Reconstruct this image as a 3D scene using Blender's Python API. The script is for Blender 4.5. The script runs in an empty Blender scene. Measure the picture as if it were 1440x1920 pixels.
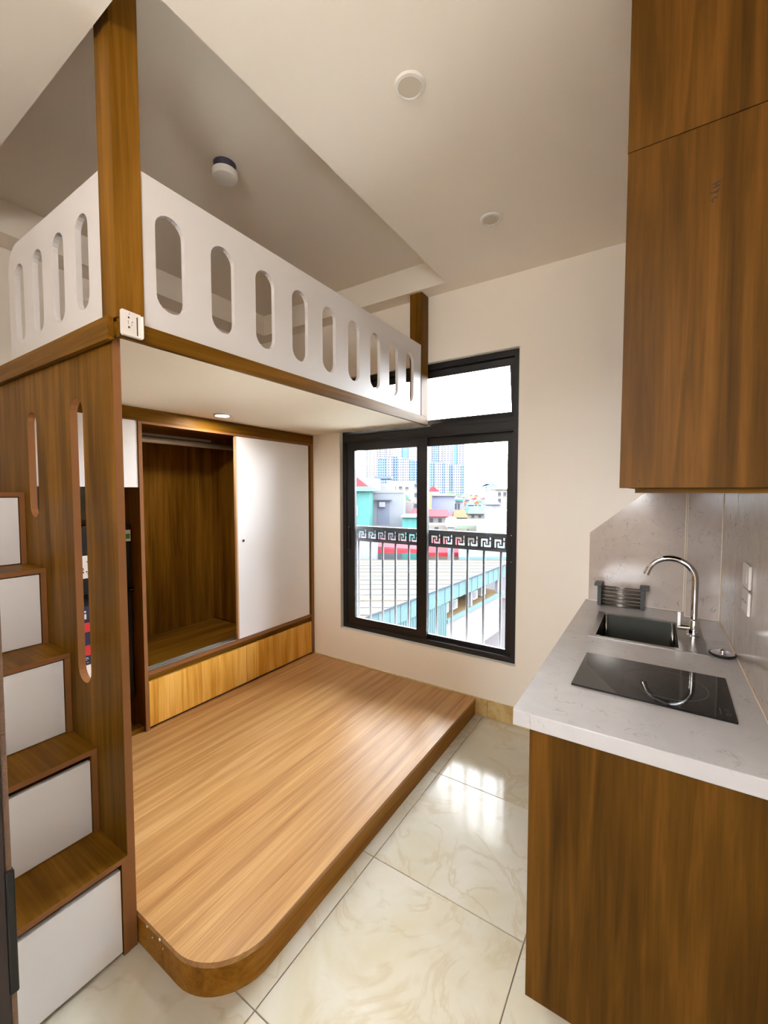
import bpy, bmesh, math, random
from mathutils import Vector, Matrix
random.seed(4)
C = bpy.context.scene.collection
S = bpy.context.scene

# ------------------------------------------------------------------ camera
F_PX = 788.454                      # focal length for a 1440 x 1920 frame
CAM = Vector((0.0, 0.0, 1.487))
RX = Vector((0.8390, -0.0262, 0.5435)); RY = Vector((0.5440, 0.0404, -0.8381))
RX.normalize(); RY = (RY - RX * RX.dot(RY)).normalized(); RZ = RX.cross(RY)
ROT = Matrix((RX, RY, RZ))          # world = ROT @ camera-space
cd = bpy.data.cameras.new('camera'); cam = bpy.data.objects.new('camera', cd); C.objects.link(cam)
cd.sensor_fit = 'HORIZONTAL'; cd.sensor_width = 36.0; cd.lens = 36.0 * F_PX / 1440.0
cd.clip_start = 0.02; cd.clip_end = 3000
cam.matrix_world = Matrix.Translation(CAM) @ ROT.to_4x4()
S.camera = cam

# ------------------------------------------------------------------ sky, exposure
w = bpy.data.worlds.new('overcast_sky'); S.world = w; w.use_nodes = True
bg = w.node_tree.nodes['Background']
bg.inputs[0].default_value = (0.93, 0.96, 1.0, 1); bg.inputs[1].default_value = 17.0
S.view_settings.view_transform = 'Standard'; S.view_settings.look = 'None'
S.view_settings.exposure = 1.15; S.view_settings.gamma = 1.0
S.view_settings.use_curve_mapping = False
cy = S.cycles
cy.max_bounces = 14; cy.diffuse_bounces = 9; cy.glossy_bounces = 5; cy.transparent_max_bounces = 12
cy.use_denoising = True; cy.sample_clamp_indirect = 8.0; cy.caustics_reflective = False; cy.caustics_refractive = False

# ------------------------------------------------------------------ materials
def lin(c):
    out = []
    for v in c[:3]:
        v = v / 255.0
        out.append(v / 12.92 if v <= 0.04045 else ((v + 0.055) / 1.055) ** 2.4)
    return (out[0], out[1], out[2], 1.0)

def mat(name, col, rough=0.6, metal=0.0, spec=0.5, bump=0.0, bscale=60, var=0.0):
    m = bpy.data.materials.new(name); m.use_nodes = True
    nt = m.node_tree; b = nt.nodes['Principled BSDF']
    b.inputs['Base Color'].default_value = lin(col)
    b.inputs['Roughness'].default_value = rough; b.inputs['Metallic'].default_value = metal
    b.inputs['Specular IOR Level'].default_value = spec
    if bump or var:
        tc = nt.nodes.new('ShaderNodeTexCoord'); n = nt.nodes.new('ShaderNodeTexNoise')
        n.inputs['Scale'].default_value = bscale; n.inputs['Detail'].default_value = 4
        nt.links.new(tc.outputs['Object'], n.inputs['Vector'])
        if bump:
            bp = nt.nodes.new('ShaderNodeBump'); bp.inputs['Strength'].default_value = bump
            bp.inputs['Distance'].default_value = 0.002
            nt.links.new(n.outputs['Fac'], bp.inputs['Height']); nt.links.new(bp.outputs[0], b.inputs['Normal'])
        if var:
            r = nt.nodes.new('ShaderNodeValToRGB')
            c0 = lin([v * (1 - var) for v in col]); c1 = lin([min(255, v * (1 + var)) for v in col])
            r.color_ramp.elements[0].position = 0.3; r.color_ramp.elements[1].position = 0.7
            r.color_ramp.elements[0].color = c0; r.color_ramp.elements[1].color = c1
            nt.links.new(n.outputs['Fac'], r.inputs[0]); nt.links.new(r.outputs[0], b.inputs['Base Color'])
    return m

def wood(name, dark, mid, light, axis='z', rough=0.42, scale=1.0, contrast=1.0, fine=1.0, spec=0.07):
    """laminate: broad flame bands plus fine fibres, stretched along one axis"""
    m = bpy.data.materials.new(name); m.use_nodes = True
    nt = m.node_tree; L = nt.links.new; b = nt.nodes['Principled BSDF']
    tc = nt.nodes.new('ShaderNodeTexCoord')
    def mapped(al, ac):
        mp = nt.nodes.new('ShaderNodeMapping')
        s = {'x': (al, ac, ac), 'y': (ac, al, ac), 'z': (ac, ac, al)}[axis]
        mp.inputs['Scale'].default_value = [v * scale for v in s]
        L(tc.outputs['Object'], mp.inputs['Vector']); return mp
    n1 = nt.nodes.new('ShaderNodeTexNoise'); n1.inputs['Scale'].default_value = 1.0
    n1.inputs['Detail'].default_value = 3; n1.inputs['Distortion'].default_value = 0.6
    L(mapped(0.9, 11*fine).outputs[0], n1.inputs['Vector'])
    n2 = nt.nodes.new('ShaderNodeTexNoise'); n2.inputs['Scale'].default_value = 1.0
    n2.inputs['Detail'].default_value = 6; n2.inputs['Roughness'].default_value = 0.65
    L(mapped(4.0, 120*fine).outputs[0], n2.inputs['Vector'])
    n3 = nt.nodes.new('ShaderNodeTexNoise'); n3.inputs['Scale'].default_value = 1.0
    n3.inputs['Detail'].default_value = 4; n3.inputs['Distortion'].default_value = 1.2
    L(mapped(1.6, 38*fine).outputs[0], n3.inputs['Vector'])
    a = nt.nodes.new('ShaderNodeMath'); a.operation = 'MULTIPLY'; a.inputs[1].default_value = 0.5
    L(n1.outputs['Fac'], a.inputs[0])
    a2 = nt.nodes.new('ShaderNodeMath'); a2.operation = 'MULTIPLY_ADD'; a2.inputs[1].default_value = 0.32
    L(n3.outputs['Fac'], a2.inputs[0]); L(a.outputs[0], a2.inputs[2])
    a3 = nt.nodes.new('ShaderNodeMath'); a3.operation = 'MULTIPLY_ADD'; a3.inputs[1].default_value = 0.18
    L(n2.outputs['Fac'], a3.inputs[0]); L(a2.outputs[0], a3.inputs[2])
    r = nt.nodes.new('ShaderNodeValToRGB'); e = r.color_ramp.elements
    k = 0.13 / contrast
    e[0].position = 0.5 - k; e[0].color = lin(dark); e[1].position = 0.5 + k; e[1].color = lin(light)
    x = e.new(0.5); x.color = lin(mid)
    L(a3.outputs[0], r.inputs[0]); L(r.outputs[0], b.inputs['Base Color'])
    bp = nt.nodes.new('ShaderNodeBump'); bp.inputs['Strength'].default_value = 0.12; bp.inputs['Distance'].default_value = 0.001
    L(n2.outputs['Fac'], bp.inputs['Height']); L(bp.outputs[0], b.inputs['Normal'])
    b.inputs['Roughness'].default_value = rough; b.inputs['Specular IOR Level'].default_value = spec
    return m

def stone(name, base, tint, vein, rough, rnd=True, scale=1.0, vein_amt=0.5, sparse=0.4, spec=0.5, wid=.03):
    m = bpy.data.materials.new(name); m.use_nodes = True
    nt = m.node_tree; L = nt.links.new; b = nt.nodes['Principled BSDF']
    tc = nt.nodes.new('ShaderNodeTexCoord'); vec = tc.outputs['Object']
    if rnd:
        oi = nt.nodes.new('ShaderNodeObjectInfo'); ad = nt.nodes.new('ShaderNodeVectorMath'); ad.operation = 'ADD'
        ml = nt.nodes.new('ShaderNodeMath'); ml.operation = 'MULTIPLY'; ml.inputs[1].default_value = 37.0
        L(oi.outputs['Random'], ml.inputs[0]); L(vec, ad.inputs[0]); L(ml.outputs[0], ad.inputs[1]); vec = ad.outputs[0]
    n0 = nt.nodes.new('ShaderNodeTexNoise'); n0.inputs['Scale'].default_value = 1.7 * scale
    n0.inputs['Detail'].default_value = 5; n0.inputs['Distortion'].default_value = 1.6; L(vec, n0.inputs['Vector'])
    r0 = nt.nodes.new('ShaderNodeValToRGB'); r0.color_ramp.elements[0].position = 0.38; r0.color_ramp.elements[1].position = 0.68
    r0.color_ramp.elements[0].color = lin(base); r0.color_ramp.elements[1].color = lin(tint); L(n0.outputs['Fac'], r0.inputs[0])
    n1 = nt.nodes.new('ShaderNodeTexNoise'); n1.inputs['Scale'].default_value = 2.6 * scale
    n1.inputs['Detail'].default_value = 7; n1.inputs['Distortion'].default_value = 2.2; L(vec, n1.inputs['Vector'])
    r1 = nt.nodes.new('ShaderNodeValToRGB'); e = r1.color_ramp.elements
    e[0].position = 0.5-wid; e[0].color = (0, 0, 0, 1); e[1].position = 0.5+wid; e[1].color = (0, 0, 0, 1)
    x = e.new(0.5); x.color = (vein_amt,) * 3 + (1,); L(n1.outputs['Fac'], r1.inputs[0])
    mx = nt.nodes.new('ShaderNodeMix'); mx.data_type = 'RGBA'
    n2 = nt.nodes.new('ShaderNodeTexNoise'); n2.inputs['Scale'].default_value = 5.0 * scale; L(vec, n2.inputs['Vector'])
    r2 = nt.nodes.new('ShaderNodeValToRGB'); r2.color_ramp.elements[0].position = sparse; r2.color_ramp.elements[1].position = sparse + .12
    L(n2.outputs['Fac'], r2.inputs[0])
    mm = nt.nodes.new('ShaderNodeMath'); mm.operation = 'MULTIPLY'; L(r1.outputs[0], mm.inputs[0]); L(r2.outputs[0], mm.inputs[1])
    b.inputs['Specular IOR Level'].default_value = spec
    L(mm.outputs[0], mx.inputs[0]); L(r0.outputs[0], mx.inputs[6]); mx.inputs[7].default_value = lin(vein)
    L(mx.outputs[2], b.inputs['Base Color']); b.inputs['Roughness'].default_value = rough
    return m

def glass_mat():
    m = bpy.data.materials.new('window_glass'); m.use_nodes = True
    nt = m.node_tree; nt.nodes.clear(); L = nt.links.new
    o = nt.nodes.new('ShaderNodeOutputMaterial'); t = nt.nodes.new('ShaderNodeBsdfTransparent')
    t.inputs[0].default_value = (0.93, 0.95, 0.95, 1)
    g = nt.nodes.new('ShaderNodeBsdfGlossy'); g.inputs['Roughness'].default_value = 0.0
    f = nt.nodes.new('ShaderNodeFresnel'); f.inputs[0].default_value = 1.45
    mx = nt.nodes.new('ShaderNodeMixShader')
    L(f.outputs[0], mx.inputs[0]); L(t.outputs[0], mx.inputs[1]); L(g.outputs[0], mx.inputs[2]); L(mx.outputs[0], o.inputs[0])
    return m

def facade(name, wall, win, fh=3.2, ww=3.0):
    """rows of windows, far away: colour only"""
    m = bpy.data.materials.new(name); m.use_nodes = True
    nt = m.node_tree; L = nt.links.new; b = nt.nodes['Principled BSDF']
    tc = nt.nodes.new('ShaderNodeTexCoord'); sp = nt.nodes.new('ShaderNodeSeparateXYZ'); L(tc.outputs['Object'], sp.inputs[0])
    def band(sock, per, lo):
        d = nt.nodes.new('ShaderNodeMath'); d.operation = 'DIVIDE'; d.inputs[1].default_value = per; L(sock, d.inputs[0])
        f = nt.nodes.new('ShaderNodeMath'); f.operation = 'FRACT'; L(d.outputs[0], f.inputs[0])
        g = nt.nodes.new('ShaderNodeMath'); g.operation = 'GREATER_THAN'; g.inputs[1].default_value = lo; L(f.outputs[0], g.inputs[0])
        return g.outputs[0]
    mu = nt.nodes.new('ShaderNodeMath'); mu.operation = 'MULTIPLY'
    L(band(sp.outputs[2], fh, 0.5), mu.inputs[0]); L(band(sp.outputs[0], ww, 0.45), mu.inputs[1])
    mx = nt.nodes.new('ShaderNodeMix'); mx.data_type = 'RGBA'; L(mu.outputs[0], mx.inputs[0])
    mx.inputs[6].default_value = lin(wall); mx.inputs[7].default_value = lin(win)
    L(mx.outputs[2], b.inputs['Base Color']); b.inputs['Roughness'].default_value = 0.9; b.inputs['Specular IOR Level'].default_value = 0.05
    return m

M = {}
OK_D, OK_M, OK_L = (82, 52, 9), (108, 72, 16), (134, 92, 30)
for ax in 'xyz':
    M['oak_' + ax] = wood('oak_laminate_' + ax, OK_D, OK_M, OK_L, ax)
M['kit_z'] = wood('kitchen_oak_z', (60, 37, 8), (82, 53, 14), (104, 68, 23), 'z')
M['drawer'] = wood('oak_drawer', (196, 136, 48), (224, 170, 78), (240, 192, 106), 'z', contrast=1.1)
M['platform'] = wood('pale_oak_platform', (148, 102, 58), (174, 130, 80), (194, 154, 104), 'y', rough=0.36, contrast=0.95, fine=2.0, spec=0.35)
M['banding_y'] = wood('golden_banding', (118, 76, 20), (146, 98, 32), (166, 118, 50), 'y')
M['edge'] = mat('edge_banding', (136, 90, 52), 0.55, spec=0.25)
M['wall'] = mat('cream_wall_paint', (243, 237, 228), 0.75, bump=0.05, bscale=200)
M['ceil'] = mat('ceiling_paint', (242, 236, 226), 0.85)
M['white'] = mat('white_laminate', (238, 238, 244), 0.38)
M['soffit'] = mat('white_board', (243, 234, 214), 0.6)
M['reveal'] = mat('white_plaster', (230, 228, 224), 0.7)
M['frame'] = mat('charcoal_aluminium', (30, 29, 31), 0.38, 0.2)
M['rail'] = mat('grey_painted_iron', (72, 74, 80), 0.6, 0.0, 0.25)
M['bars'] = mat('pale_grey_iron', (88, 90, 94), 0.7, 0.0, 0.15)
M['guard'] = mat('white_guard_board', (210, 206, 206), 0.45)
M['rod'] = mat('pale_metal_rod', (214, 206, 198), 0.4, 0.4)
M['glass'] = glass_mat()
M['tile'] = stone('cream_marble_tile', (206, 202, 190), (196, 188, 166), (176, 158, 124), 0.115, True, 1.3, 0.4, .42, .19, .05)
M['skirt'] = stone('honey_marble', (206, 184, 132), (184, 150, 90), (160, 120, 62), 0.2, True, 2.0, 0.5)
M['grout'] = mat('grout', (140, 132, 118), 0.9)
M['quartz'] = stone('white_quartz', (182, 180, 181), (176, 174, 176), (128, 124, 128), 0.16, False, 3.0, 0.55, .50, .4, .016)
M['splash'] = stone('quartz_splashback', (192, 180, 171), (184, 172, 163), (110, 102, 104), 0.12, False, 4.0, 0.6, .50, .4, .016)
M['seal'] = mat('silicone_joint', (232, 218, 196), 0.5)
M['steel'] = mat('brushed_steel', (150, 146, 142), 0.28, 1.0)
M['bowl'] = mat('dark_steel_bowl', (70, 70, 64), 0.5, 0.6)
M['chrome'] = mat('chrome', (225, 225, 228), 0.06, 1.0)
M['alu'] = mat('aluminium', (200, 198, 196), 0.3, 1.0)
M['hob'] = mat('black_hob_glass', (9, 11, 11), 0.04, 0.0, 0.5)
M['print'] = mat('grey_print', (96, 98, 98), 0.5)
M['plastic'] = mat('white_plastic', (226, 220, 216), 0.4)
M['greypl'] = mat('grey_plastic', (72, 76, 76), 0.5)
M['rubber'] = mat('black_rubber', (16, 16, 16), 0.6)
M['black'] = mat('black_fridge', (24, 25, 27), 0.3)
M['blackp'] = mat('black_fridge_trim', (8, 8, 9), 0.25)
M['door'] = mat('dark_brown_door', (30, 14, 10), 0.5)
M['ink'] = mat('black_marker', (14, 12, 16), 0.6)
M['violet'] = mat('violet_grey_plastic', (62, 56, 78), 0.6)
M['lens'] = mat('frosted_lens', (196, 184, 164), 0.5)
M['navy'] = mat('navy_print', (22, 26, 60), 0.5)
M['red'] = mat('red_print', (196, 40, 44), 0.5)
M['green'] = mat('green_print', (60, 150, 50), 0.5)

# ------------------------------------------------------------------ helpers
def bx(bm, x0, x1, y0, y1, z0, z1):
    v = [bm.verts.new(p) for p in ((x0,y0,z0),(x1,y0,z0),(x1,y1,z0),(x0,y1,z0),(x0,y0,z1),(x1,y0,z1),(x1,y1,z1),(x0,y1,z1))]
    for f in ((3,2,1,0),(4,5,6,7),(0,1,5,4),(1,2,6,5),(2,3,7,6),(3,0,4,7)):
        bm.faces.new([v[i] for i in f])
    return v

def box(x0, x1, y0, y1, z0, z1, bev=0.0):
    bm = bmesh.new(); bx(bm, min(x0,x1), max(x0,x1), min(y0,y1), max(y0,y1), min(z0,z1), max(z0,z1))
    if bev: bmesh.ops.bevel(bm, geom=bm.edges[:], offset=bev, segments=2, profile=0.5, affect='EDGES')
    return bm

def cyl(bm, p0, p1, r0, r1=None, seg=24, caps=True):
    r1 = r0 if r1 is None else r1
    p0, p1 = Vector(p0), Vector(p1); d = p1 - p0
    q = d.to_track_quat('Z', 'Y').to_matrix().to_4x4()
    bmesh.ops.create_cone(bm, cap_ends=caps, cap_tris=False, segments=seg, radius1=r0, radius2=r1, depth=d.length,
                          matrix=Matrix.Translation((p0 + p1) / 2) @ q)

def lathe(bm, c, prof, seg=40, axis='z'):
    rings = []
    for r, h in prof:
        ring = []
        for i in range(seg):
            a = 2 * math.pi * i / seg
            p = (r*math.cos(a), r*math.sin(a), h)
            if axis == 'x': p = (h, r*math.cos(a), r*math.sin(a))
            if axis == 'y': p = (r*math.cos(a), h, r*math.sin(a))
            ring.append(bm.verts.new((c[0]+p[0], c[1]+p[1], c[2]+p[2])))
        rings.append(ring)
    for a, b in zip(rings, rings[1:]):
        for i in range(seg):
            bm.faces.new((a[i], a[(i+1) % seg], b[(i+1) % seg], b[i]))
    bm.faces.new(rings[0][::-1]); bm.faces.new(rings[-1])
    bmesh.ops.recalc_face_normals(bm, faces=bm.faces[:])

def tube(bm, pts, r, seg=14):
    pts = [Vector(p) for p in pts]; rings = []; up = Vector((0, 1, 0))
    for i, p in enumerate(pts):
        t = (pts[min(i+1, len(pts)-1)] - pts[max(i-1, 0)]).normalized()
        u = up if abs(t.dot(up)) < 0.9 else Vector((1, 0, 0))
        n = t.cross(u).normalized(); b = t.cross(n)
        rings.append([bm.verts.new(p + r*(math.cos(2*math.pi*k/seg)*n + math.sin(2*math.pi*k/seg)*b)) for k in range(seg)])
    for a, b in zip(rings, rings[1:]):
        for i in range(seg): bm.faces.new((a[i], a[(i+1) % seg], b[(i+1) % seg], b[i]))
    bm.faces.new(rings[0][::-1]); bm.faces.new(rings[-1])
    bmesh.ops.recalc_face_normals(bm, faces=bm.faces[:])

def slot(u, w, v0, v1, n=10):
    """stadium-shaped hole centred on u"""
    r = w / 2; pts = []
    for i in range(n + 1):
        a = math.pi * i / n; pts.append((u + r*math.cos(a), v1 - r + r*math.sin(a)))
    for i in range(n + 1):
        a = math.pi + math.pi * i / n; pts.append((u + r*math.cos(a), v0 + r + r*math.sin(a)))
    return pts

def rect(u0, u1, v0, v1): return [(u0, v0), (u1, v0), (u1, v1), (u0, v1)]
def circ(u, v, r, n=20): return [(u + r*math.cos(2*math.pi*i/n), v + r*math.sin(2*math.pi*i/n)) for i in range(n)]

def plate(outer, holes, axis, t0, t1):
    """board with cut-outs; axis = the thickness axis"""
    bm = bmesh.new(); edges = []
    def P(u, v, t): return {'x': (t, u, v), 'y': (u, t, v), 'z': (u, v, t)}[axis]
    for loop in [outer] + list(holes):
        vs = [bm.verts.new(P(u, v, t0)) for u, v in loop]
        for i in range(len(vs)): edges.append(bm.edges.new((vs[i], vs[(i+1) % len(vs)])))
    bmesh.ops.triangle_fill(bm, use_beauty=True, edges=edges)
    r = bmesh.ops.extrude_face_region(bm, geom=bm.faces[:])
    d = {'x': Vector((t1-t0, 0, 0)), 'y': Vector((0, t1-t0, 0)), 'z': Vector((0, 0, t1-t0))}[axis]
    bmesh.ops.translate(bm, verts=[g for g in r['geom'] if isinstance(g, bmesh.types.BMVert)], vec=d)
    bmesh.ops.recalc_face_normals(bm, faces=bm.faces[:])
    return bm

def worldloc(o):
    v = Vector(o.location) if o else Vector((0, 0, 0))
    while o and o.parent: o = o.parent; v = v + Vector(o.location)
    return v

def obj(name, bm, m, parent=None, loc=None, smooth=False, label=None):
    """mesh given in world coordinates, linked as one object (loc = its own origin)"""
    me = bpy.data.meshes.new(name)
    L = Vector(loc) if loc is not None else worldloc(parent)
    bmesh.ops.translate(bm, verts=bm.verts[:], vec=-L); bm.to_mesh(me); bm.free()
    for mm in (m if isinstance(m, (list, tuple)) else [m]): me.materials.append(M[mm] if isinstance(mm, str) else mm)
    if smooth:
        for p in me.polygons: p.use_smooth = True
    o = bpy.data.objects.new(name, me); C.objects.link(o)
    if parent: o.parent = parent; o.location = L - worldloc(parent)
    else: o.location = L
    if label: o['label'] = label
    return o

def edge_faces(o, axes):
    """edge banding on the narrow sides of a board"""
    o.data.materials.append(M['edge'])
    for p in o.data.polygons:
        n = p.normal
        if any({'x': n.x > .9, 'y': abs(n.y) > .9, 'ny': abs(n.y) < .5, 'ry': n.x > .5}[a] for a in axes): p.material_index = 1
    return o

def thing(name, label, cat, loc, group=None):
    o = bpy.data.objects.new(name, None); C.objects.link(o); o.location = loc; o.empty_display_size = 0.05
    o['label'] = label; o['category'] = cat
    if group: o['group'] = group
    return o
def tag(o, label, cat, group=None):
    o['label'] = label; o['category'] = cat
    if group: o['group'] = group
    return o
def struct(o, label, cat='wall'):
    o['kind'] = 'structure'; o['label'] = label; o['category'] = cat; return o
def smooth_by_angle(o, deg=35):
    me = o.data
    for p in me.polygons: p.use_smooth = True
    bm = bmesh.new(); bm.from_mesh(me)
    for e in bm.edges:
        e.smooth = not (len(e.link_faces) == 2 and e.calc_face_angle(0) > math.radians(deg))
    bm.to_mesh(me); bm.free(); return o

# ------------------------------------------------------------------ room shell
YW = 2.647; XL = -3.04; XR = 0.278; ZC = 2.82; YN = -0.80
fl = obj('floor', box(XL-.1, XR+.1, -2.4, YW+.02, -.15, -.006), 'grout'); struct(fl, 'glossy cream marble tiled floor', 'floor')
def tile_bm(w, d):
    bm = box(-w/2, w/2, -d/2, d/2, -.006, 0); top = [e for e in bm.edges if all(v.co.z > -.001 for v in e.verts)]
    bmesh.ops.bevel(bm, geom=top, offset=.0012, segments=1, affect='EDGES'); return bm
xs = [XL] + [-.93 + .6*k for k in range(-3, 2)] + [XR]; ys = [-.46 + .606*k for k in range(0, 6)]; ys[-1] = min(ys[-1], 2.57); ys = [YN] + ys + [YW]
mesh_cache = {}
for i in range(len(xs)-1):
    for j in range(len(ys)-1):
        wd, dp = round(xs[i+1]-xs[i]-.003, 4), round(ys[j+1]-ys[j]-.003, 4)
        if wd < .01 or dp < .01: continue
        k = (wd, dp)
        c = ((xs[i]+xs[i+1])/2, (ys[j]+ys[j+1])/2, 0)
        if k not in mesh_cache:
            bm = tile_bm(wd, dp); bmesh.ops.translate(bm, verts=bm.verts[:], vec=Vector(c))
            o = obj('tile', bm, 'tile', fl, loc=c); mesh_cache[k] = o.data
        else:
            o = bpy.data.objects.new('tile', mesh_cache[k]); C.objects.link(o); o.parent = fl; o.location = Vector(c) - worldloc(fl)

# far wall with window opening
WX0, WX1, WZ0, WZ1 = -2.142, -.722, .376, 2.382
struct(obj('wall_far', plate(rect(XL-.2, XR+.2, -.15, 3.15), [rect(WX0, WX1, WZ0, WZ1)], 'y', YW, YW+.2), 'wall'),
       'cream painted wall around the black framed window')
bmr = bmesh.new()
for a in ((WX0, WX0+.006, WZ0, WZ1), (WX1-.006, WX1, WZ0, WZ1), (WX0, WX1, WZ0, WZ0+.006), (WX0, WX1, WZ1-.006, WZ1)):
    bx(bmr, a[0], a[1], YW-.0015, YW+.19, a[2], a[3])
struct(obj('trim_1', bmr, 'reveal'), 'thin white plaster reveal lining the window opening', 'trim')
struct(obj('wall_right', box(XR, XR+.15, -2.4, YW+.2, -.15, 3.15), 'wall'), 'cream wall behind the kitchen counter, on the right')
struct(obj('wall_left', box(XL-.15, XL, -2.4, YW+.2, -.15, 3.15), 'wall'), 'cream wall behind the wardrobe and above the loft bed')
struct(obj('wall_near', plate(rect(XL-.1, XR+.1, -.15, 3.15), [[(-.64, -.1), (.22, -.1), (.22, 2.12), (-.64, 2.12)]], 'y', YN-.15, YN), 'wall'),
       'cream wall with the entrance opening behind the viewer')
struct(obj('wall_corridor', plate(rect(XL-.1, XR+.1, -.15, 3.15), [rect(-1.0, -.1, 1.3, 2.2)], 'y', -2.5, -2.4), 'wall'), 'cream corridor wall with an added opening for fill daylight, beyond the entrance')  # unseen wall; its opening is sized for the daylight wanted from behind
RX0, RX1, RY0, RY1, RZ1 = -2.86, -1.163, .612, 2.522, 2.987
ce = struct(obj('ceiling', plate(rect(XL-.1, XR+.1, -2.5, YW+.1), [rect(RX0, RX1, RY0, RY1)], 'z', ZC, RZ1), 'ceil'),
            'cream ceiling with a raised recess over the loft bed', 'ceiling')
obj('recess_panel', box(XL-.1, XR+.1, -2.5, YW+.1, RZ1, 3.12), mat('recess_shade_tone', (232, 225, 213), .85), ce)  # ceiling paint toned darker, with the recess shade put into the colour
# honey marble skirting pieces
sk = obj('baseboard_far', box(-2.42, -.20, YW-.004, YW+.001, 0, .116), 'seal'); struct(sk, 'low honey marble baseboard under the window', 'baseboard')
bxs = [-2.42, -2.1, -1.5, -.9, -.20]
for a, b in zip(bxs, bxs[1:]):
    obj('baseboard_tile', box(a+.001, b-.001, YW-.013, YW-.003, .001, .118, .0015), 'skirt', sk, loc=((a+b)/2, YW, .06))

# entrance door, swung open beside the viewer
dr = bpy.data.objects.new('door_1', None); C.objects.link(dr); dr.location = (-.64, YN+.02, 0)
struct(dr, 'dark brown entrance door standing open at the left edge', 'door')
obj('door_leaf', box(-.668, -.622, YN+.02, .1535, .008, 2.08, .002), 'door', dr)
obj('brush_seal', box(-.634, -.624, .1535, .1592, .012, 2.075, .001), mat('pale_brush_seal', (116, 92, 76), 0.9, bump=.8, bscale=900), dr, label='pale fuzzy draught seal')
obj('lock_plate', box(-.655, -.620, .152, .1608, .895, 1.045, .002), mat('black_lock', (12, 11, 11), .4, .3), dr)

# ------------------------------------------------------------------ window
wn = bpy.data.objects.new('window_1', None); C.objects.link(wn); wn.location = (-1.41, YW+.05, WZ0)
struct(wn, 'black aluminium sliding window with tilted transom pane above', 'window')
fy0, fy1 = YW+.034, YW+.122
ZT0, ZT1 = 1.872, 1.962
bm = plate(rect(WX0+.006, WX1-.006, WZ0+.006, WZ1-.006), [rect(WX0+.044, WX1-.044, WZ0+.042, ZT0), rect(WX0+.044, WX1-.044, ZT1, WZ1-.044)], 'y', fy0, fy1)
obj('window_frame', bm, 'frame', wn)
def sash(x0, x1, z0, z1, y0, y1, st, rl, rb, name='sash', par=None):
    s = obj(name, plate(rect(x0, x1, z0, z1), [rect(x0+st, x1-st, z0+rb, z1-rl)], 'y', y0, y1), 'frame', wn)
    bm = bmesh.new()   # glazing bead
    for a in ((x0+st-.004, x0+st+.006, z0+rb, z1-rl), (x1-st-.006, x1-st+.004, z0+rb, z1-rl), (x0+st, x1-st, z0+rb-.004, z0+rb+.006), (x0+st, x1-st, z1-rl-.006, z1-rl+.004)):
        bx(bm, a[0], a[1], y0-.003, y0+.006, a[2], a[3])
    obj('glazing_bead', bm, 'frame', s)
    obj('pane', box(x0+st-.003, x1-st+.003, (y0+y1)/2-.003, (y0+y1)/2+.003, z0+rb-.003, z1-rl+.003), 'glass', s)
    return s
s1 = sash(WX0+.040, -1.378, WZ0+.038, 1.876, fy0+.008, fy0+.040, .075, .060, .056)
s2 = sash(-1.445, WX1-.040, WZ0+.030, 1.876, fy0+.046, fy0+.078, .048, .058, .034)
for s, hx, hz0, hz1, hy in ((s1, -2.078, 1.02, 1.20, fy0+.008), (s2, -.784, 1.035, 1.20, fy0+.046)):
    h = obj('sash_handle', box(hx-.010, hx+.010, hy-.010, hy+.002, hz0, hz1, .003), 'rubber', s, label='black recessed pull')
    bm = bmesh.new()
    for z in (hz0-.004, hz1+.004): lathe(bm, (hx, hy-.004, z), [(.0035, -.003), (.0035, .004)], 10, 'y')
    obj('screw', bm, 'chrome', s)
# top-hung transom, bottom swung out
hs = sash(WX0+.050, WX1-.042, ZT1+.004, WZ1-.048, fy0+.03, fy0+.062, .036, .040, .030, 'transom_sash')
piv = Vector((-1.4, fy0+.03, WZ1-.05)); T = Matrix.Translation(piv - worldloc(wn)) @ Matrix.Rotation(math.radians(10), 4, 'X') @ Matrix.Translation(-(piv - worldloc(wn)))
hs.data.transform(T)
for c in hs.children: c.data.transform(T)
bm = bmesh.new(); bx(bm, WX0+.02, WX1-.02, fy0-.006, fy0+.004, ZT0+.008, ZT0+.02); bx(bm, WX0+.02, WX1-.02, fy0-.006, fy0+.004, ZT1-.026, ZT1-.018)
obj('transom_bead', bm, 'frame', wn)

# ------------------------------------------------------------------ balcony railing
YRL = 2.9
br = thing('balcony_railing', 'dark grey iron railing with a meander band outside the window', 'railing', (-1.5, YRL, .2))
obj('top_rail', box(-2.75, .1, YRL-.022, YRL+.03, 1.166, 1.197, .003), 'rail', br)
obj('lower_rail', box(-2.75, .1, YRL-.012, YRL+.012, 1.066, 1.082, .002), 'rail', br)
obj('bottom_rail', box(-2.75, .1, YRL-.012, YRL+.012, .25, .275, .002), 'rail', br)
U, V0, V1 = .0985, 1.080, 1.170
def kp(u, v): return (u*U, V0 + v*(V1-V0))
nhole = [kp(*p) for p in ((.17,.16),(.28,.16),(.28,.66),(.56,.66),(.56,.42),(.66,.42),(.66,.80),(.17,.80))]
uhole = [kp(*p) for p in ((.39,.16),(.90,.16),(.90,.62),(.79,.62),(.79,.30),(.49,.30),(.49,.54),(.39,.54))]
t1h = [kp(*p) for p in ((.80,.72),(.90,.72),(.90,.94),(.80,.94))]
base = None
for k in range(29):
    x = -2.7405 + k*U
    if base is None:
        bm = plate([kp(0,0), kp(1,0), kp(1,1), kp(0,1)], [nhole, uhole, t1h], 'y', -.003, .003)
        bmesh.ops.translate(bm, verts=bm.verts[:], vec=(x, YRL, 0)); base = obj('meander_piece', bm, 'rail', br, loc=(x, YRL, 0))
    else:
        o = base.copy(); C.objects.link(o); o.location = Vector((x, YRL, 0)) - worldloc(br)
base = None
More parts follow.
